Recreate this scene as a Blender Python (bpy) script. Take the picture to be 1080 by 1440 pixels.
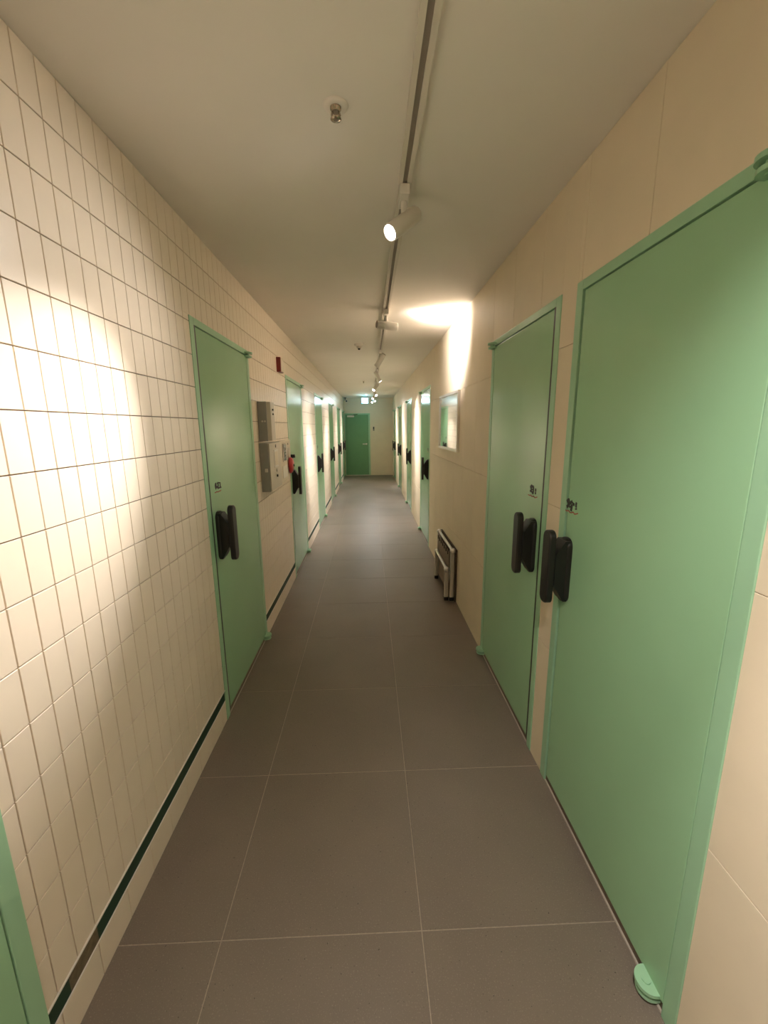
import bpy, bmesh, math, random
from mathutils import Vector, Matrix
random.seed(7)
S = bpy.context.scene
for o in list(bpy.data.objects): bpy.data.objects.remove(o)
COL = S.collection

# ------------------------------------------------------------------ camera
XL, XR, ZC, YE, YB = -0.7659, 0.7313, 2.3545, 13.047, -2.6
EYE = 1.4968
def cam_axes(p, y, r):
    cy, sy, cp, sp, cr, sr = math.cos(y), math.sin(y), math.cos(p), math.sin(p), math.cos(r), math.sin(r)
    right = Vector((cy, -sy, 0)); fwd = Vector((sy*cp, cy*cp, -sp)); down = fwd.cross(right)
    return cr*right + sr*down, -sr*right + cr*down, fwd
rx, dn, fw = cam_axes(.2028, .0335, .0093)
cd = bpy.data.cameras.new('camera'); cam = bpy.data.objects.new('camera', cd); COL.objects.link(cam)
cd.sensor_fit = 'HORIZONTAL'; cd.sensor_width = 36; cd.lens = 584.15/1080*36; cd.clip_start = .02; cd.clip_end = 100
m = Matrix.Identity(4)
for i, a in enumerate((rx, -dn, -fw)):
    for j in range(3): m[j][i] = a[j]
m.translation = (0, 0, EYE); cam.matrix_world = m
S.camera = cam

# ------------------------------------------------------------------ world, exposure
w = bpy.data.worlds.new('world'); S.world = w; w.use_nodes = True
w.node_tree.nodes['Background'].inputs[0].default_value = (0, 0, 0, 1)
vs = S.view_settings; vs.view_transform = 'Standard'; vs.look = 'None'; vs.gamma = 1; vs.use_curve_mapping = False
vs.exposure = 3.75
SPOT_W = 15.0
SPILL_W = 5.5
LAMP_COL = (1.0, .935, .905)

# ------------------------------------------------------------------ materials
def mat(name, col, rough=.5, metal=0, noise=0, nscale=40, bump=0, bscale=200, spec=.5, emit=None, estr=0, coat=0):
    M = bpy.data.materials.new(name); M.use_nodes = True; nt = M.node_tree; b = nt.nodes['Principled BSDF']
    b.inputs['Base Color'].default_value = (*col, 1); b.inputs['Roughness'].default_value = rough
    b.inputs['Metallic'].default_value = metal; b.inputs['Specular IOR Level'].default_value = spec
    b.inputs['Coat Weight'].default_value = coat
    tc = nt.nodes.new('ShaderNodeTexCoord')
    geo = nt.nodes.new('ShaderNodeNewGeometry')
    if noise:
        n = nt.nodes.new('ShaderNodeTexNoise'); n.inputs['Scale'].default_value = nscale; n.inputs['Detail'].default_value = 5
        nt.links.new(geo.outputs['Position'], n.inputs['Vector'])
        r = nt.nodes.new('ShaderNodeValToRGB'); r.color_ramp.elements[0].position = .3; r.color_ramp.elements[1].position = .7
        r.color_ramp.elements[0].color = (*[c*(1-noise) for c in col], 1); r.color_ramp.elements[1].color = (*[min(1, c*(1+noise)) for c in col], 1)
        nt.links.new(n.outputs['Fac'], r.inputs['Fac']); nt.links.new(r.outputs['Color'], b.inputs['Base Color'])
    if bump:
        n = nt.nodes.new('ShaderNodeTexNoise'); n.inputs['Scale'].default_value = bscale; n.inputs['Detail'].default_value = 3
        nt.links.new(geo.outputs['Position'], n.inputs['Vector'])
        bp = nt.nodes.new('ShaderNodeBump'); bp.inputs['Strength'].default_value = bump; bp.inputs['Distance'].default_value = .002
        nt.links.new(n.outputs['Fac'], bp.inputs['Height']); nt.links.new(bp.outputs['Normal'], b.inputs['Normal'])
    if emit:
        b.inputs['Emission Color'].default_value = (*emit, 1); b.inputs['Emission Strength'].default_value = estr
    return M
CREAM = (.83, .72, .575)
M = dict(
    tile=mat('cream_glazed_tile', CREAM, .32, noise=.02, nscale=9, bump=.05, bscale=25, spec=.4),
    wtile=mat('cream_matt_tile', (.82, .695, .52), .55, noise=.025, nscale=6, bump=.08, bscale=120, spec=.3),
    grout=mat('brown_grey_grout', (.20, .145, .11), .9, noise=.15, nscale=60),
    rgrout=mat('cream_grout', (.42, .31, .19), .9),
    ceil=mat('ceiling_paint', (.90, .845, .77), .75, noise=.015, nscale=3, bump=.1, bscale=90, spec=.25),
    fgrout=mat('floor_grout', (.40, .33, .26), .85, noise=.15, nscale=80),
    green=mat('green_door_paint', (.35, .60, .36), .16, noise=.02, nscale=4, bump=.04, bscale=160, spec=.4),
    gframe=mat('green_frame_paint', (.36, .61, .39), .3, noise=.03, nscale=8, spec=.4),
    dgreen=mat('far_door_paint', (.16, .36, .18), .4, noise=.03, nscale=6),
    strip=mat('dark_green_strip', (.011, .042, .020), .6),
    tanstrip=mat('tan_worn_strip', (.16, .12, .07), .6, noise=.3, nscale=60),
    edge=mat('pale_metal_edge', (.86, .80, .71), .4, metal=.1),
    sill=mat('dark_threshold', (.15, .105, .068), .5, noise=.2, nscale=60),
    sillw=mat('pale_sealant', (.50, .44, .36), .6),
    black=mat('black_plastic', (.012, .011, .010), .38, spec=.5),
    ink=mat('black_ink', (.008, .008, .008), .5), red_ink=mat('red_ink', (.30, .06, .035), .5),
    steel=mat('grey_painted_steel', (.36, .355, .335), .42, metal=.2, noise=.05, nscale=12),
    panel=mat('pale_grey_panel', (.62, .56, .47), .45), panel2=mat('cream_panel', (.70, .62, .49), .45),
    dark=mat('dark_window', (.03, .03, .028), .15), grey=mat('mid_grey_plastic', (.25, .23, .2), .5),
    red=mat('red_alarm_paint', (.48, .03, .03), .35), dred=mat('dark_red_lens', (.22, .018, .015), .3),
    mirror=mat('mirror_glass', (.86, .86, .84), .03, metal=1), mframe=mat('brushed_mirror_frame', (.74, .70, .65), .35, metal=.6),
    white=mat('white_lamp_enamel', (.78, .74, .67), .4), rail=mat('white_rail_enamel', (.76, .70, .61), .45),
    slot=mat('rail_slot', (.34, .29, .245), .6), chrome=mat('sprinkler_brass', (.42, .36, .28), .25, metal=.9),
    tube=mat('white_tube', (.66, .61, .53), .3, metal=.2), canvas=mat('brown_canvas', (.27, .205, .145), .8, noise=.2, nscale=120),
    backing=mat('dark_brown_backing', (.11, .075, .045), .7, noise=.2, nscale=50),
    lens=mat('lit_lamp_lens', (1, 1, 1), .4, emit=(1, .97, .93), estr=5),
    exit=mat('lit_exit_face', (.7, .95, 1), .4, emit=(.10, .55, .75), estr=1.2),
    exitw=mat('lit_exit_panel', (.9, 1, 1), .4, emit=(.65, .95, 1), estr=3.0),
    exitb=mat('exit_housing', (.10, .26, .30), .5),
)
# floor tile: grey-brown porcelain with light and dark flecks
def floor_mat():
    Mt = bpy.data.materials.new('speckled_porcelain'); Mt.use_nodes = True; nt = Mt.node_tree; b = nt.nodes['Principled BSDF']
    geo = nt.nodes.new('ShaderNodeNewGeometry'); base = (.195, .157, .122)
    def ramp(scale, det, e):
        n = nt.nodes.new('ShaderNodeTexNoise'); n.inputs['Scale'].default_value = scale; n.inputs['Detail'].default_value = det
        nt.links.new(geo.outputs['Position'], n.inputs['Vector'])
        r = nt.nodes.new('ShaderNodeValToRGB'); r.color_ramp.elements[0].position = e[0]; r.color_ramp.elements[1].position = e[1]
        nt.links.new(n.outputs['Fac'], r.inputs['Fac']); return r
    def mix(fac, a, c):
        x = nt.nodes.new('ShaderNodeMix'); x.data_type = 'RGBA'
        nt.links.new(fac, x.inputs['Factor'])
        if isinstance(a, tuple): x.inputs['A'].default_value = (*a, 1)
        else: nt.links.new(a, x.inputs['A'])
        x.inputs['B'].default_value = (*c, 1); return x.outputs['Result']
    c0 = mix(ramp(3, 4, (.35, .65)).outputs['Color'], base, tuple(v*1.10 for v in base))
    c1 = mix(ramp(260, 2, (.60, .68)).outputs['Color'], c0, (.27, .225, .185))
    c2 = mix(ramp(140, 2, (.70, .74)).outputs['Color'], c1, (.07, .058, .048))
    nt.links.new(c2, b.inputs['Base Color']); b.inputs['Roughness'].default_value = .42; b.inputs['Specular IOR Level'].default_value = .45
    bn = nt.nodes.new('ShaderNodeBump'); bn.inputs['Strength'].default_value = .1; bn.inputs['Distance'].default_value = .001
    nn = nt.nodes.new('ShaderNodeTexNoise'); nn.inputs['Scale'].default_value = 300
    nt.links.new(geo.outputs['Position'], nn.inputs['Vector']); nt.links.new(nn.outputs['Fac'], bn.inputs['Height']); nt.links.new(bn.outputs['Normal'], b.inputs['Normal'])
    return Mt
M['floor'] = floor_mat()

# ------------------------------------------------------------------ mesh helpers
class MB:
    def __init__(s): s.v = []; s.f = []; s.sm = []
    def add(s, v, f, smooth=False):
        n = len(s.v); s.v += [tuple(p) for p in v]; s.f += [tuple(i+n for i in q) for q in f]; s.sm += [smooth]*len(f); return s
    def box(s, a, b, bev=0):
        (x0, y0, z0), (x1, y1, z1) = [tuple(min(p, q) for p, q in zip(a, b)), tuple(max(p, q) for p, q in zip(a, b))]
        if bev:
            bm = bmesh.new(); bmesh.ops.create_cube(bm, size=1)
            for v in bm.verts: v.co = Vector(((x0+x1)/2 + v.co.x*(x1-x0), (y0+y1)/2 + v.co.y*(y1-y0), (z0+z1)/2 + v.co.z*(z1-z0)))
            bmesh.ops.bevel(bm, geom=bm.edges[:], offset=bev, segments=2, affect='EDGES', profile=.6)
            bm.verts.ensure_lookup_table(); bm.verts.index_update()
            s.add([v.co[:] for v in bm.verts], [[v.index for v in f.verts] for f in bm.faces]); bm.free(); return s
        v = [(x, y, z) for x in (x0, x1) for y in (y0, y1) for z in (z0, z1)]
        return s.add(v, [(0, 1, 3, 2), (4, 6, 7, 5), (0, 4, 5, 1), (2, 3, 7, 6), (0, 2, 6, 4), (1, 5, 7, 3)])
    def prism(s, prof, axis, a, b, bev=0):
        """extrude a 2-D outline (counter-clockwise) along axis from a to b"""
        n = len(prof); idx = {0: (1, 2), 1: (0, 2), 2: (0, 1)}[axis]; v = []
        for t in (a, b):
            for p in prof:
                c = [0, 0, 0]; c[axis] = t; c[idx[0]] = p[0]; c[idx[1]] = p[1]; v.append(tuple(c))
        f = [tuple(range(n))[::-1], tuple(range(n, 2*n))] + [(i, (i+1) % n, n+(i+1) % n, n+i) for i in range(n)]
        return s.add(v, f)
    def rings(s, pts, axis, segs=20, caps=True):
        """lathe: pts (t along axis, radius) about an axis through the origin frame 'axis'=(origin, direction)"""
        o, d = Vector(axis[0]), Vector(axis[1]).normalized()
        u = d.orthogonal().normalized(); w = d.cross(u); v = []; f = []
        for t, r in pts:
            for k in range(segs):
                a = 2*math.pi*k/segs; v.append(o + d*t + (u*math.cos(a) + w*math.sin(a))*r)
        for i in range(len(pts)-1):
            for k in range(segs):
                f.append((i*segs+k, i*segs+(k+1) % segs, (i+1)*segs+(k+1) % segs, (i+1)*segs+k))
        s.add(v, f, True)
        if caps:
            n = len(s.v)
            s.add(v[:segs], [tuple(range(segs))[::-1]]); s.add(v[-segs:], [tuple(range(segs))])
        return s
    def tube(s, pts, r, segs=12):
        for a, b in zip(pts, pts[1:]):
            a, b = Vector(a), Vector(b); L = (b-a).length; s.rings([(0, r), (L, r)], (a, b-a), segs)
        return s
    def mesh(s, name):
        me = bpy.data.meshes.new(name); me.from_pydata(s.v, [], s.f)
        me.polygons.foreach_set('use_smooth', s.sm)
        bm = bmesh.new(); bm.from_mesh(me); bmesh.ops.recalc_face_normals(bm, faces=bm.faces[:]); bm.to_mesh(me); bm.free(); me.update(); return me
    def build(s, name, m, parent=None, loc=(0, 0, 0)):
        me = s.mesh(name); me.materials.append(M[m]); return link(name, me, parent, loc)
def link(name, me, parent=None, loc=(0, 0, 0)):
    o = bpy.data.objects.new(name, me); COL.objects.link(o); o.location = loc; o.parent = parent; return o
def empty(name, loc=(0, 0, 0)):
    o = bpy.data.objects.new(name, None); COL.objects.link(o); o.location = loc; o.empty_display_size = .05; return o
def tag(o, label=None, cat=None, group=None, kind=None):
    for k, v in (('label', label), ('category', cat), ('group', group), ('kind', kind)):
        if v: o[k] = v
    return o

# ------------------------------------------------------------------ layout of doors  (outer frame, y from/to, hinge side)
DT = 1.975
LEFT = [(-.17, .735, 'far'), (1.94, 2.82, 'far'), (4.03, 4.93, 'far'), (6.09, 6.99, 'far'), (8.18, 9.08, 'far'), (10.26, 11.16, 'far'), (12.08, 12.96, 'far')]
RIGHT = [(.722, 1.54, 'near'), (1.66, 2.55, 'far'), (5.05, 5.96, 'far'), (7.24, 8.15, 'far'), (9.50, 10.41, 'far'), (11.56, 12.46, 'far')]
TT = .006   # tile thickness

# ------------------------------------------------------------------ shell
def wall_slab(name, side, doors):
    x0 = XL-TT if side < 0 else XR+TT; x1 = x0 + side*.12; b = MB(); y = YB
    for d0, d1, _ in doors + [(YE, YE, 0)]:
        b.box((x0, y, 0), (x1, d0, ZC))
        if d1 > d0: b.box((x0, d0, DT), (x1, d1, ZC))
        y = d1
    return b.build(name, 'grout' if side < 0 else 'rgrout')
wl = tag(wall_slab('wall_left', -1, LEFT), 'wall of small upright cream tiles with brown joints', 'wall', kind='structure')
wr = tag(wall_slab('wall_right', 1, RIGHT), 'wall of large cream matt tiles with fine joints', 'wall', kind='structure')
fl = tag(MB().box((XL-.13, YB, -.1), (XR+.13, YE+.2, -.0012)).build('floor', 'fgrout'), 'floor of dark grey brown speckled tiles', 'floor', kind='structure')
ce = tag(MB().box((XL-.13, YB-.1, ZC), (XR+.13, YE+.2, ZC+.1)).build('ceiling', 'ceil'), 'smooth warm white painted ceiling', 'ceiling', kind='structure')
tag(MB().box((XL-.13, YB-.1, -.1), (XR+.13, YB, ZC)).build('wall_back', 'wtile'), 'plain cream wall facing the end wall with the dark green door', 'wall', kind='structure')
EX0, EX1, EZ = -.752, .030, 1.90
we = MB(); we.box((XL-.13, YE, EZ), (XR+.13, YE+.12, ZC)).box((EX1, YE, -.1), (XR+.13, YE+.12, EZ)).box((XL-.13, YE, -.1), (EX0, YE+.12, EZ))
we = tag(we.build('wall_end', 'wtile'), 'plain cream end wall around the far green door', 'wall', kind='structure')

# ---- tile meshes: chamfered slabs, shared between alike pieces
_tm = {}
def tile_geo(w, h, d, b=.0009):
    v = []
    for (i, t) in ((0, 0), (0, d-b), (b, d)):
        v += [(t, i, i), (t, w-i, i), (t, w-i, h-i), (t, i, h-i)]
    f = [(8, 9, 10, 11)]
    for k in (0, 4):
        f += [(k+i, k+(i+1) % 4, k+4+(i+1) % 4, k+4+i) for i in range(4)]
    return v, f
def tile_mesh(w, h, d, m):
    key = (round(w, 4), round(h, 4), d, m)
    if key not in _tm:
        b = MB().add(*tile_geo(w, h, d)); me = bpy.data.meshes.new('tile'); me.from_pydata(b.v, [], b.f); me.materials.append(M[m]); _tm[key] = me
    return _tm[key]
def cuts(lo, hi, phase, pitch, gap):
    """joint-to-joint pieces of a regular grid clipped to lo..hi"""
    k = math.floor((lo-phase)/pitch); out = []
    while phase + k*pitch < hi - 1e-6:
        a, b = max(lo, phase+k*pitch+gap/2), min(hi, phase+(k+1)*pitch-gap/2)
        if b-a > .012: out.append((a, b))
        k += 1
    return out
def bays(doors, y0=YB, y1=YE):
    y = y0; out = []
    for d0, d1, _ in doors: out.append((y, d0)); y = d1
    out.append((y, y1)); return out

# left wall: 69.5 x 136.7 mm tiles; the ones seen largest are single objects
PV, PH, GAP = .1367, .0695, .0028
Z0 = .172
near, far = [], MB()
def left_tile(y, y2, z, z2):
    w, h = y2-y, z2-z
    vis = .70 < y < 1.94
    if vis and len(near) < 300:
        o = link('tile', tile_mesh(w, h, TT, 'tile'), wl, (XL-TT, y, z)); near.append(o)
        o.rotation_euler = (0, random.uniform(-.0012, .0012), random.uniform(-.002, .002))
    else:
        v, f = tile_geo(w, h, TT); far.add([(XL-TT+p[0], y+p[1], z+p[2]) for p in v], f)
cells = []
for y, y2 in cuts(YB, YE, 1.048, PH, GAP):
    for z, z2 in cuts(Z0+.003, ZC-.002, Z0, PV, GAP):
        hit = [d for d in LEFT if y < d[1] and y2 > d[0]]
        if not hit or z >= DT: cells.append((y, y2, z, z2)); continue
        d0, d1, _ = hit[0]
        if z2 > DT: cells.append((y, y2, DT, z2)); z2 = DT
        for p, q in ((y, min(y2, d0)), (max(y, d1), y2)):
            if q-p > .004 and z2-z > .004: cells.append((p, q, z, z2))
for c in sorted(cells, key=lambda c: (abs(c[0]-.7) if c[0] >= .70 else 99, c[2])): left_tile(*c)
me = bpy.data.meshes.new('tile_field'); me.from_pydata(far.v, [], far.f); me.materials.append(M['tile'])
tag(link('tile_field', me, wl), 'many small upright cream tiles further along', kind='stuff')

# left baseboard: cream foot tiles, dark green strip, pale metal edges
bb = tag(empty('baseboard_left', (XL, 0, 0)), 'cream skirting tiles under a dark green strip with pale metal edge', 'baseboard', kind='structure')
for a, b in bays(LEFT):
    if b-a < .05: continue
    for y, y2 in cuts(a, b, 1.048, PH*2, GAP):
        link('skirting_tile', tile_mesh(y2-y, .109, TT, 'tile'), bb, (-TT, y, 0))
    segs = [(a, b, 'strip')]
    if a < .8 < b: segs = [(a, .806, 'strip'), (.806, .915, 'tanstrip'), (.915, b, 'strip')]
    for s0, s1, mm in segs:
        o = MB().box((-TT, s0, .114), (-.0025, s1, .170)).build('dark_strip', mm, bb)
        if mm == 'tanstrip': o['label'] = 'worn tan piece of strip'
    MB().box((-TT, a, .170), (.003, b, .1745)).box((-TT, a, .1105), (.0005, b, .1135)).build('metal_edge', 'edge', bb)

# right wall: 345 x 600 mm matt tiles
RG = .0016
def right_tile(y, y2, z, z2):
    o = link('tile', tile_mesh(y2-y, z2-z, TT, 'wtile'), wr, (XR+TT, y2, z)); o.rotation_euler = (0, 0, math.pi)
for a, b in bays(RIGHT):
    for y, y2 in cuts(a, b, 1.17, .345, RG):
        for z, z2 in cuts(0, ZC-.001, -.019, .6, RG): right_tile(y, y2, z, z2)
for d0, d1, _ in RIGHT:
    for y, y2 in cuts(d0, d1, 1.17, .345, RG):
        for z, z2 in cuts(DT, ZC-.001, -.019, .6, RG): right_tile(y, y2, z, z2)

# floor tiles 600 x 600 with a 300 column along the left wall
FG = .0028
for xa, xb in ((XL, -.4646), (-.4646, .1354), (.1354, XR)):
    for y, y2 in cuts(YB, YE, .9732, .6, FG):
        xa2, xb2 = xa + (FG/2 if xa > XL else 0), xb - (FG/2 if xb < XR else 0)
        # tile mesh lies in the y/z plane with its face towards +x: turn it to face up
        o = link('tile', tile_mesh(y2-y, xb2-xa2, .0022, 'floor'), fl, (xb2, y, -.0022)); o.rotation_euler = (0, -math.pi/2, 0)

# ------------------------------------------------------------------ doors
SIGNS = [
 [('k',.010,[(-.0383,.0143),(-.028,.0221),(-.0213,.0216),(-.0249,.0139),(-.0276,.0055),(-.0258,-.0005)]),('k',.010,[(-.0366,-.0057),(-.0259,.0003)]),('k',.009,[(-.0248,.0037),(-.0131,.0121),(-.0001,.0206),(-.0017,.0157)]),('k',.007,[(-.0189,-.0023),(-.0062,.0001)]),('k',.011,[(-.0005,.0089),(-.001,-.0021),(-.003,-.0142)]),('k',.009,[(.0059,.0132),(.0172,.0114)]),('k',.009,[(.0318,.0213),(.0299,.0145),(.0311,.0048)]),('k',.010,[(.0314,.0011),(.0324,-.0029)]),
  ('r',.005,[(-.0478,-.0195),(-.0355,-.0215),(-.0212,-.0174),(-.0089,-.0221),(.0037,-.0203),(.0125,-.0158),(.026,-.0215),(.0478,-.0143)])],
 [('k',.010,[(-.0309,.0155),(-.017,.0242),(-.0108,.0214),(.0059,.0223),(.0071,.0033),(.0033,-.0076)]),('k',.009,[(-.0196,.0171),(-.0184,.0039)]),('k',.006,[(-.0198,.0066),(.0041,.0102)]),('k',.008,[(-.0319,-.0019),(-.0149,-.0001),(.0016,-.0086)]),('k',.011,[(.0306,.0171),(.0315,.0056)]),('k',.010,[(.0314,.0013),(.0316,-.006)]),
  ('r',.005,[(-.0522,-.0218),(-.0304,-.0228),(-.0176,-.0184),(-.0071,-.0242),(.0126,-.0187),(.0263,-.0237),(.0522,-.0164)])],
 [('k',.012,[(-.0172,.0199),(-.0309,.0178),(-.0315,.0068),(-.0252,-.0029)]),('k',.010,[(-.029,.008),(-.0081,.0033),(.0079,-.0047)]),('k',.010,[(-.0009,.0232),(.008,.0139),(.0057,.0045),(-.0104,.0029)]),('k',.006,[(.0124,.0221),(.041,.0169)]),('k',.009,[(.0363,.0123),(.0347,-.0031)]),('k',.007,[(.0081,-.0039),(.0309,-.0045),(.0469,-.0057)]),
  ('r',.005,[(-.0469,-.0201),(-.0319,-.021),(-.0201,-.0181),(-.0035,-.0232),(.0153,-.0205),(.0262,-.0231),(.0411,-.0196)])]]
def round_bar(zlo, zhi, w, x0, x1, y, tilt=0, n=8):
    """upright bar with rounded top and bottom, in the y/z plane, x0..x1 thick, front edge softened"""
    r = w*.42; prof = []
    for cx, cz, a0 in ((w/2-r, zhi-r, 0), (-w/2+r, zhi-r, 90), (-w/2+r, zlo+r, 180), (w/2-r, zlo+r, 270)):
        for k in range(n+1):
            a = math.radians(a0+90*k/n); prof.append((cx+r*math.cos(a), cz+r*math.sin(a)))
    b = MB(); N = len(prof); cz = (zlo+zhi)/2; e = min(.006, abs(x1-x0)*.35)*(1 if x1 > x0 else -1)
    v = []
    for x, s in ((x0, 0), (x1-e, 0), (x1-e*.3, .0018), (x1, .005)):
        for p in prof:
            v.append((x, y + p[0]*(1-s/(w/2)), cz + (p[1]-cz)*(1-s/((zhi-zlo)/2))))
    f = [tuple(range(N))[::-1], tuple(range(3*N, 4*N))]
    for L in range(3): f += [(L*N+i, L*N+(i+1) % N, (L+1)*N+(i+1) % N, (L+1)*N+i) for i in range(N)]
    b.add(v, f); return b
def half_disc(cx, cy, r, dirx, z0, z1, back=.01, n=12):
    """half-round plate bulging into the corridor"""
    pts = [(cx - dirx*back, cy-r)] + [(cx + dirx*r*math.cos(a), cy + r*math.sin(a)) for a in [math.pi*(-.5+k/n) for k in range(n+1)]] + [(cx - dirx*back, cy+r)]
    if dirx < 0: pts = pts[::-1]
    return MB().prism(pts, 2, z0, z1)
def room_door(n, side, y0, y1, hinge, sign, label):
    """side -1: left wall (faces +x).  Local frame: origin at the wall face, x outwards into the corridor."""
    X = XL if side < 0 else XR; s = -side            # s: direction into the corridor
    d = tag(empty('door_%d' % n, (X, y0, 0)), label, 'door', kind='structure'); W = y1-y0; F = .042
    # frame: two jambs and a head, proud of the tiles
    fr = MB(); pr = .003
    fr.box((-s*.12, 0, 0), (s*pr, F, DT), .002).box((-s*.12, W-F, 0), (s*pr, W, DT), .002).box((-s*.12, F, DT-.032), (s*pr, W-F, DT), .002)
    fr.box((-s*.075, F, .0), (-s*.05, F+.018, DT-.032)).box((-s*.075, W-F-.018, 0), (-s*.05, W-F, DT-.032))
    fr.build('door_frame', 'gframe', d)
    glat, ghin = .014, .003
    la, lb = (F+ghin, W-F-glat) if hinge == 'near' else (F+glat, W-F-ghin)
    leaf = MB().box((-s*.041, la, .036), (s*.001, lb, DT-.037), .0018).build('leaf', 'green', d)
    gf = -.022 if hinge == 'near' else .002
    gy = (W-F-glat, W-F) if hinge == 'near' else (F, F+glat)
    MB().box((-s*.048, gy[0], .03), (s*gf, gy[1], DT-.032)).build('gap_shade', 'black', d)  # black strip filling the latch gap, stands in for the shade inside it
    MB().box((-s*.11, F, 0), (-s*.006, W-F, .033)).build('threshold', 'sill', d)
    MB().box((-s*.006, F, 0), (-s*.001, W-F, .003)).build('sealant_line', 'sillw', d)
    # pivot hinges at head and foot
    hy = .088 if hinge == 'near' else W-.045
    for zz in ((DT-.046, DT-.026), (.012, .034)):
        h = half_disc(s*.008, hy, .030, s, zz[0], zz[0]+.009, .03).build('hinge', 'gframe', d)
        half_disc(s*.008, hy, .034, s, zz[1], zz[1]+.010, .03).build('hinge_plate', 'gframe', h)
        MB().rings([(zz[0]-.004, .011), (zz[1]+.014, .011)], ((s*.016, hy, 0), (0, 0, 1)), 12).build('pivot_pin', 'gframe', h)
    # digital push-pull lock: body on the leaf, lever bar held off it by a neck
    off = .080 if abs(W-.818) < .01 else .125
    ly = (W-off) if hinge == 'near' else off
    b = round_bar(.842, 1.090, .076, s*.001, s*.018, ly)
    b.prism([(s*p, q) for p, q in ((.006, .850), (.020, .850), (.058, .915), (.058, 1.030), (.026, 1.082), (.006, 1.082))], 1, ly-.033, ly+.033)
    b = b.build('lock_body', 'black', d)
    lv = round_bar(.838, 1.118, .062, s*.060, s*.084, ly); lv.box((s*.050, ly-.022, .905), (s*.062, ly+.022, 1.035), .003)
    lv.build('lever', 'black', b)
    # hand-lettered room mark above the lock
    sy = ly-.006 if off == .080 else ly+.035
    for key, nm, mm in (('k', 'lettering', 'ink'), ('r', 'underline', 'red_ink')):
        B = MB()
        for k, wd, pts in sign:
            if k != key: continue
            for (u0, v0), (u1, v1) in zip(pts, pts[1:]):
                a, c = Vector((u0, v0)), Vector((u1, v1)); t = (c-a).normalized(); wk = wd*(1.15 if k == 'k' else .9); nrm = Vector((-t.y, t.x))*wk/2; a -= t*wd*.12; c += t*wd*.12
                q = [a+nrm, a-nrm, c-nrm, c+nrm]
                # reading direction: towards +y on the left wall, towards -y on the right wall
                P = [(sy - side*p.x, 1.205+p.y) for p in q]
                x0, x1 = s*.0008, s*.0020 + s*random.uniform(0, .0002)
                B.add([(x0, *p) for p in P] + [(x1, *p) for p in P], [(0, 1, 2, 3), (7, 6, 5, 4)] + [(i, (i+1) % 4, 4+(i+1) % 4, 4+i) for i in range(4)])
        B.build(nm, mm, d)
    return d
nm = ['nearest', 'second', 'third', 'fourth', 'fifth', 'sixth', 'seventh']
LL = ['green door at the foot of the small tiles under the bright light pool',
      'green door before the grey wall boxes, black lettering ending in a hooked stroke',
      'green door right after the red alarm bell and wall panels',
      'second green door after the red alarm bell on the small tiled wall',
      'third green door after the red alarm bell on the small tiled wall',
      'fourth green door after the red alarm bell on the small tiled wall',
      'last green door of the small tiled wall, against the end wall']
RL = ['wide open view green door hinged on its near edge, opposite the small tiles',
      'green door beside the folded metal frame, its lock near the neighbouring door',
      'green door right after the framed mirror on the large tiled wall',
      'second green door after the framed mirror on the large tiled wall',
      'third green door after the framed mirror on the large tiled wall',
      'last green door of the large tiled wall, before the end wall']
RL[0] = 'green door hinged on the edge away from its neighbour door'
n = 1
for i, (a, b, h) in enumerate(LEFT): room_door(n, -1, a, b, h, SIGNS[2 if i in (1, 4) else (0 if i % 2 else 1)], LL[i]); n += 1
for i, (a, b, h) in enumerate(RIGHT): room_door(n, 1, a, b, h, SIGNS[i % 3], RL[i]); n += 1

# end door
d = tag(empty('door_%d' % n, (EX0, YE, 0)), 'dark green door in the end wall with lever handle and closer', 'door', kind='structure')
W = EX1-EX0
MB().box((0, -.015, 0), (.03, .12, EZ)).box((W-.055, -.015, 0), (W, .12, EZ)).box((.03, -.015, EZ-.035), (W-.055, .12, EZ)).build('door_frame', 'gframe', d)
MB().box((.034, -.012, .02), (W-.059, .03, EZ-.039), .002).build('leaf', 'dgreen', d)
MB().box((0, -.02, 0), (W, .1, .014)).build('threshold', 'edge', d)
h = MB().rings([(0, .026), (.008, .026)], ((W-.115, -.012, .975), (0, -1, 0)), 16).build('handle_rose', 'edge', d)
MB().tube([(W-.115, -.018, .975), (W-.115, -.055, .975)], .010).box((W-.235, -.064, .962), (W-.103, -.048, .988), .004).build('lever_handle', 'edge', h)
c = MB().box((.09, -.055, EZ-.115), (.30, -.012, EZ-.065), .006).build('door_closer', 'mframe', d)
MB().tube([(.26, -.03, EZ-.062), (.30, -.17, EZ-.05), (.40, -.03, EZ-.03)], .010).build('closer_arm', 'dark', c)

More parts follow.
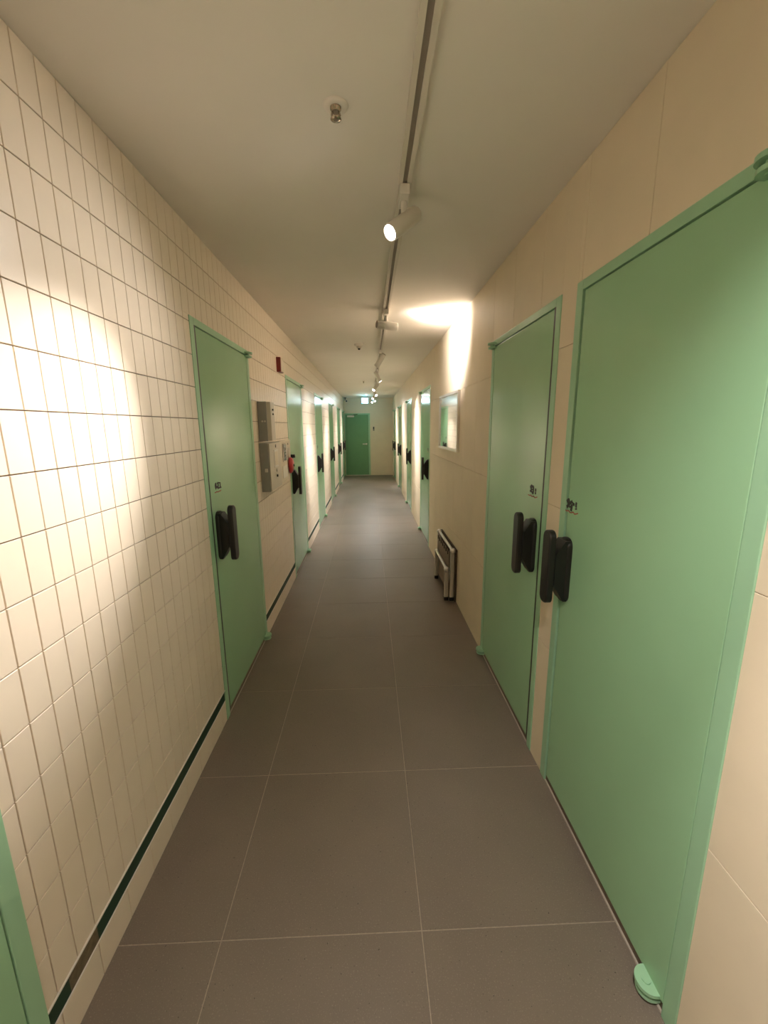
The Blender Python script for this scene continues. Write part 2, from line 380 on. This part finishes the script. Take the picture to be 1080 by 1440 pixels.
# ------------------------------------------------------------------ ceiling track and spot lamps
TX = .141
t = tag(empty('ceiling_track', (TX, 0, ZC)), 'slim white lighting track with dark slot along the ceiling', 'track')
MB().box((-.023, YB+.05, -.016), (-.008, YE-.25, 0)).box((.008, YB+.05, -.016), (.023, YE-.25, 0)).box((-.008, YB+.05, -.003), (.008, YE-.25, 0)).build('rail', 'rail', t)
MB().box((-.008, YB+.05, -.009), (.008, YE-.25, -.003)).build('slot', 'slot', t)
MB().box((-.024, YB+.03, -.017), (.024, YB+.05, 0)).build('end_cap', 'rail', t); MB().box((-.024, YE-.25, -.017), (.024, YE-.23, 0)).build('end_cap', 'rail', t)
def spot(y, target, label, power=1.0, size=40, drop=.118, blend=1.0, spill=1.15):
    r = tag(empty('track_spotlight', (TX, y, ZC-.016)), label, 'spotlight', 'track spotlights along the ceiling')
    MB().box((-.017, -.055, -.034), (.017, .055, .0), .003).build('adapter', 'white', r)
    piv = Vector((0, 0, -drop+.016)); wp = Vector((TX, y, ZC-.016)) + piv
    dr = (Vector(target)-wp).normalized()
    MB().rings([(0, .011), (drop-.05, .011)], ((0, 0, -.034), (0, 0, -1)), 12).build('stem', 'white', r)
    L0, L1 = -.075, .085
    # hollow-fronted can: outer wall, rim, recess
    b = MB().rings([(L0, .026), (L0+.004, .029), (L1-.003, .031), (L1, .030), (L1, .0265), (L1-.018, .025)], (piv, dr), 24, caps=False).build('lamp_can', 'white', r)
    MB().rings([(L0-.001, .0255), (L0+.006, .0255)], (piv, dr), 24).build('rear_vent', 'slot', b)
    MB().rings([(L1-.019, .0252), (L1-.012, .0252)], (piv, dr), 24).build('lens', 'lens', b)
    ld = bpy.data.lights.new('spot_beam', 'SPOT'); ld.energy = SPOT_W*power; ld.color = LAMP_COL; ld.spot_size = math.radians(size); ld.spot_blend = blend; ld.shadow_soft_size = .022
    lo = bpy.data.objects.new('spot_beam', ld); COL.objects.link(lo); lo.parent = r; lo.location = piv + dr*(L1+.004)
    lo.rotation_euler = (-dr).to_track_quat('Z', 'Y').to_euler()
    l2 = ld.copy(); l2.name = 'spot_spill'; l2.energy = SPILL_W*spill; l2.spot_size = math.radians(104 if y < 4 else 84); l2.spot_blend = 1
    o2 = bpy.data.objects.new('spot_spill', l2); COL.objects.link(o2); o2.parent = r; o2.location = lo.location; o2.rotation_euler = lo.rotation_euler
    return r
W1 = 'white track spotlight, '
spot(-1.45, (XL, -1.2, 1.3), W1+'first on the track, at the end away from the exit sign', 1.3, spill=1.3)
spot(.12, (XR, .30, 1.05), W1+'second on the track, before the one with the glaring lens', .45, spill=1.0)
spot(1.72, (XL, 1.06, 1.40), W1+'glaring lens, lighting the small tiles before the first lettered door', .85, spill=.33)
spot(3.32, (XR, 3.52, 2.20), W1+'levelled sideways at the top of the wall above the mirror', .9)
spot(4.95, (XL, 5.55, .90), W1+'aimed at the small tiles past the red alarm bell door')
spot(6.55, (XR, 6.42, 1.2), W1+'aimed at the large tiles past the door after the mirror')
spot(8.25, (XL, 7.45, 1.0), W1+'aimed at the tiles between second and third doors past the alarm bell')
spot(9.60, (XR, 8.7, 1.1), W1+'aimed at the large tiles between second and third doors past the mirror')
spot(10.9, (XL, 9.60, 1.0), W1+'aimed at the tiles between third and fourth doors past the alarm bell')
spot(11.75, (XR, 10.95, 1.05), W1+'aimed at the large tiles before the last door on that wall')
spot(12.40, (XL, 11.60, 1.0), W1+'last on the track, beside the exit sign')

# ------------------------------------------------------------------ ceiling fittings
def sprinkler(x, y, label):
    s_ = tag(empty('sprinkler_head', (x, y, ZC)), label, 'sprinkler', 'sprinkler heads in the ceiling')
    MB().rings([(0, .034), (.003, .034), (.006, .026), (.006, .016)], ((0, 0, 0), (0, 0, -1)), 24, caps=False).build('escutcheon', 'ceil', s_)
    MB().rings([(0, .015), (.010, .015), (.012, .011), (.016, .011)], ((0, 0, 0), (0, 0, -1)), 16).build('body', 'chrome', s_)
    MB().tube([(-.009, 0, -.014), (-.011, 0, -.024), (0, 0, -.031)], .003, 8).tube([(.009, 0, -.014), (.011, 0, -.024), (0, 0, -.031)], .003, 8).build('frame_arm', 'chrome', s_)
    MB().rings([(.030, .014), (.033, .015), (.035, .006)], ((0, 0, 0), (0, 0, -1)), 16).build('deflector', 'chrome', s_)
sprinkler(-.077, 1.334, 'brass sprinkler head beside the track near the spotlight with the glaring lens')
sprinkler(-.094, 8.325, 'brass sprinkler head between the smoke detector and the exit sign')
s_ = tag(empty('smoke_detector', (-.092, 4.66, ZC)), 'round white smoke detector with dark sensor tip on the ceiling', 'smoke detector')
MB().rings([(0, .050), (.014, .050), (.022, .044), (.024, .030)], ((0, 0, 0), (0, 0, -1)), 28).build('base', 'white', s_)
MB().rings([(.022, .028), (.038, .026), (.046, .018)], ((0, 0, 0), (0, 0, -1)), 24).build('sensor_cage', 'panel', s_)
MB().rings([(.044, .014), (.056, .012), (.060, .006)], ((0, 0, 0), (0, 0, -1)), 16).build('sensor_tip', 'black', s_)
e = tag(empty('exit_sign', (-.105, 12.15, ZC)), 'glowing pale cyan exit sign box hung from the ceiling', 'sign')
MB().box((-.10, -.03, -.215), (.10, .03, -.055), .004).build('housing', 'exitb', e)
MB().box((-.092, -.034, -.208), (.092, -.029, -.062)).build('sign_face', 'exit', e)
MB().box((-.045, -.0365, -.200), (.075, -.0335, -.085)).build('lit_panel', 'exitw', e)
MB().box((-.092, .029, -.208), (.092, .034, -.062)).build('rear_face', 'exit', e)
for xx in (-.07, .07): MB().tube([(xx, 0, -.056), (xx, 0, 0)], .006).build('hanger', 'white', e)
c = tag(empty('security_camera', (-.70, 12.86, ZC)), 'small white security camera with dark lens in the ceiling corner', 'camera')
MB().rings([(0, .040), (.010, .040), (.014, .034)], ((0, 0, 0), (0, 0, -1)), 20).tube([(0, 0, -.01), (0, 0, -.07)], .012).build('mount', 'dark', c)
b = MB().rings([(-.06, .028), (.05, .032), (.065, .032)], ((.02, 0, -.09), (.35, -1, -.25)), 20).build('camera_body', 'white', c)
MB().rings([(.060, .024), (.068, .024)], ((.02, 0, -.09), (.35, -1, -.25)), 16).build('lens', 'black', b)

# ------------------------------------------------------------------ things on the left wall
def on_left(name, y, z, label, cat, group=None): return tag(empty(name, (XL, y, z)), label, cat, group)
u = on_left('control_box', 2.965, 1.405, 'grey metal control box mounted above the wider alarm cabinet', 'control box')
MB().box((0, 0, 0), (.062, .155, .268), .003).build('body', 'steel', u)
MB().prism([(.062, .004), (.086, .018), (.086, .137), (.062, .151)], 2, .002, .266).build('cover', 'panel', u)
MB().rings([(0, .006), (.006, .006)], ((.030, 0, .135), (0, -1, 0)), 12).rings([(0, .006), (.006, .006)], ((.048, 0, .135), (0, -1, 0)), 12).build('screw', 'mframe', u)
for zz in (.215, .185): MB().rings([(0, .007), (.006, .007)], ((.086, .08, zz), (1, 0, 0)), 12).build('indicator', 'dark', u)
v = on_left('alarm_cabinet', 2.952, 1.048, 'wide grey fire alarm cabinet with pale front, under the control box', 'alarm cabinet')
MB().box((0, 0, 0), (.060, .37, .342), .003).build('body', 'steel', v)
f = MB().box((.060, .004, .004), (.068, .366, .338), .003).build('front_door', 'panel', v)
MB().box((.068, .13, .16), (.0715, .26, .29), .001).build('recess_plate', 'mframe', f)
MB().box((.0715, .145, .175), (.0725, .245, .275)).build('inner_plate', 'panel2', f)
MB().rings([(0, .011), (.006, .011)], ((.068, .20, .135), (1, 0, 0)), 14).build('knob', 'mframe', f)
MB().rings([(0, .010), (.008, .010)], ((.068, .20, .095), (1, 0, 0)), 14).build('button', 'black', f)
MB().rings([(0, .012), (.004, .012)], ((.068, .20, .315), (1, 0, 0)), 14).build('button', 'grey', f)
MB().box((.030, -.003, .14), (.050, .004, .165)).build('latch', 'mframe', v)
v = on_left('meter_panel', 3.40, 1.05, 'cream wall panel with dark display window beside the alarm cabinet', 'wall panel')
MB().box((0, 0, 0), (.046, .30, .338), .004).build('body', 'panel2', v)
MB().box((.046, .10, .165), (.052, .25, .315), .002).build('window_frame', 'panel', v)
wd = MB().box((.052, .125, .175), (.0535, .225, .305)).build('display_window', 'dark', v)
for k in range(4): MB().box((.0535, .14+.02*(k % 2), .195+.026*k), (.0545, .20, .205+.026*k)).build('display_row', 'grey', wd)
MB().box((.046, .08, .03), (.048, .26, .13)).build('notice_plate', 'mframe', v)
v = on_left('switch_panel', 3.775, 1.08, 'narrow cream panel behind the red alarm bell', 'wall panel')
MB().box((0, 0, 0), (.022, .205, .307), .004).build('body', 'panel2', v)
MB().rings([(0, .010), (.004, .010)], ((.022, .09, .27), (1, 0, 0)), 14).build('button', 'grey', v)
MB().box((.022, .05, .17), (.025, .15, .235), .001).build('name_plate', 'panel', v)
v = on_left('alarm_bell', 3.875, 1.155, 'round red fire alarm bell beside the narrow cream panel', 'alarm bell')
v.location.x = XL+.022
MB().rings([(0, .030), (.012, .034)], ((0, 0, 0), (1, 0, 0)), 20).build('base', 'grey', v)
g = MB().rings([(.010, .073), (.020, .073), (.032, .064), (.040, .045), (.043, .012)], ((0, 0, 0), (1, 0, 0)), 32).build('gong', 'red', v)
MB().rings([(.043, .012), (.050, .010)], ((0, 0, 0), (1, 0, 0)), 14).build('centre_bolt', 'dark', g)
MB().box((.01, .045, .065), (.05, .065, .095), .003).build('striker', 'dark', v)
v = on_left('alarm_beacon', 3.675, 1.955, 'small dark red alarm beacon box high above the wall panels', 'beacon')
MB().box((0, 0, 0), (.036, .115, .118), .004).build('housing', 'dred', v)
MB().box((.036, .006, .006), (.040, .109, .112), .002).build('front_lens', 'panel2', v)

# ------------------------------------------------------------------ things on the right wall
v = tag(empty('framed_mirror', (XR, 3.395, 1.285)), 'rectangular mirror in a thin silver frame on the large tiled wall', 'mirror')
v.rotation_euler.z = .020
Wm, Hm, fm = .795, .495, .022
MB().box((-.022, 0, 0), (0, fm, Hm), .002).box((-.022, Wm-fm, 0), (0, Wm, Hm), .002).box((-.022, fm, 0), (0, Wm-fm, fm), .002).box((-.022, fm, Hm-fm), (0, Wm-fm, Hm), .002).build('frame', 'mframe', v)
MB().box((-.014, fm, fm), (-.006, Wm-fm, Hm-fm)).build('mirror_glass', 'mirror', v)

v = tag(empty('folded_frame', (0, 0, 0)), 'low folded white tubular metal frame with brown canvas under the framed mirror', 'folding frame')
def jt(b, p, r): return b.rings([(-r, r*.5), (-r*.6, r), (r*.6, r), (r, r*.5)], (p, (0, 1, 0)), 14)
MB().box((.717, 3.35, .0), (.7305, 4.09, .468), .002).build('backing_board', 'backing', v)
for nm_, xa, zt, ya, yb in (('rear_frame', .697, .452, 3.385, 4.06), ('front_frame', .651, .284, 3.395, 3.93)):
    fr = MB().tube([(xa, ya, zt), (xa, yb, zt)], .0135, 16).build(nm_, 'tube', v)
    for ye in (ya, yb):
        MB().box((xa-.020, ye-.012, .028), (xa+.018, ye+.014, zt-.008), .010).build('leg', 'tube', fr)
        MB().box((xa-.020, ye-.014, .0), (xa+.018, ye+.016, .034), .006).build('foot', 'black', fr)
        jt(MB(), (xa, ye-.004, zt), .024).build('joint', 'mframe', fr)
MB().box((.672, 3.42, .05), (.679, 4.02, .43)).build('canvas', 'canvas', v)
for k in range(7):
    yy = 3.45 + k*.085
    MB().rings([(0, .004), (.036, .004)], ((.668, yy, .440), (0, 0, -1)), 8).build('spring', 'dark', v)
MB().tube([(.651, 3.41, .08), (.697, 3.40, .34)], .008).build('fold_strut', 'tube', v)

# end wall switch
v = tag(empty('card_reader', (.143, YE, 1.375)), 'slim dark card reader on the end wall beside the far door', 'card reader')
MB().box((-.022, -.016, 0), (.022, 0, .12), .003).build('body', 'grey', v)
MB().box((-.015, -.018, .06), (.015, -.0155, .11)).build('window', 'dark', v)
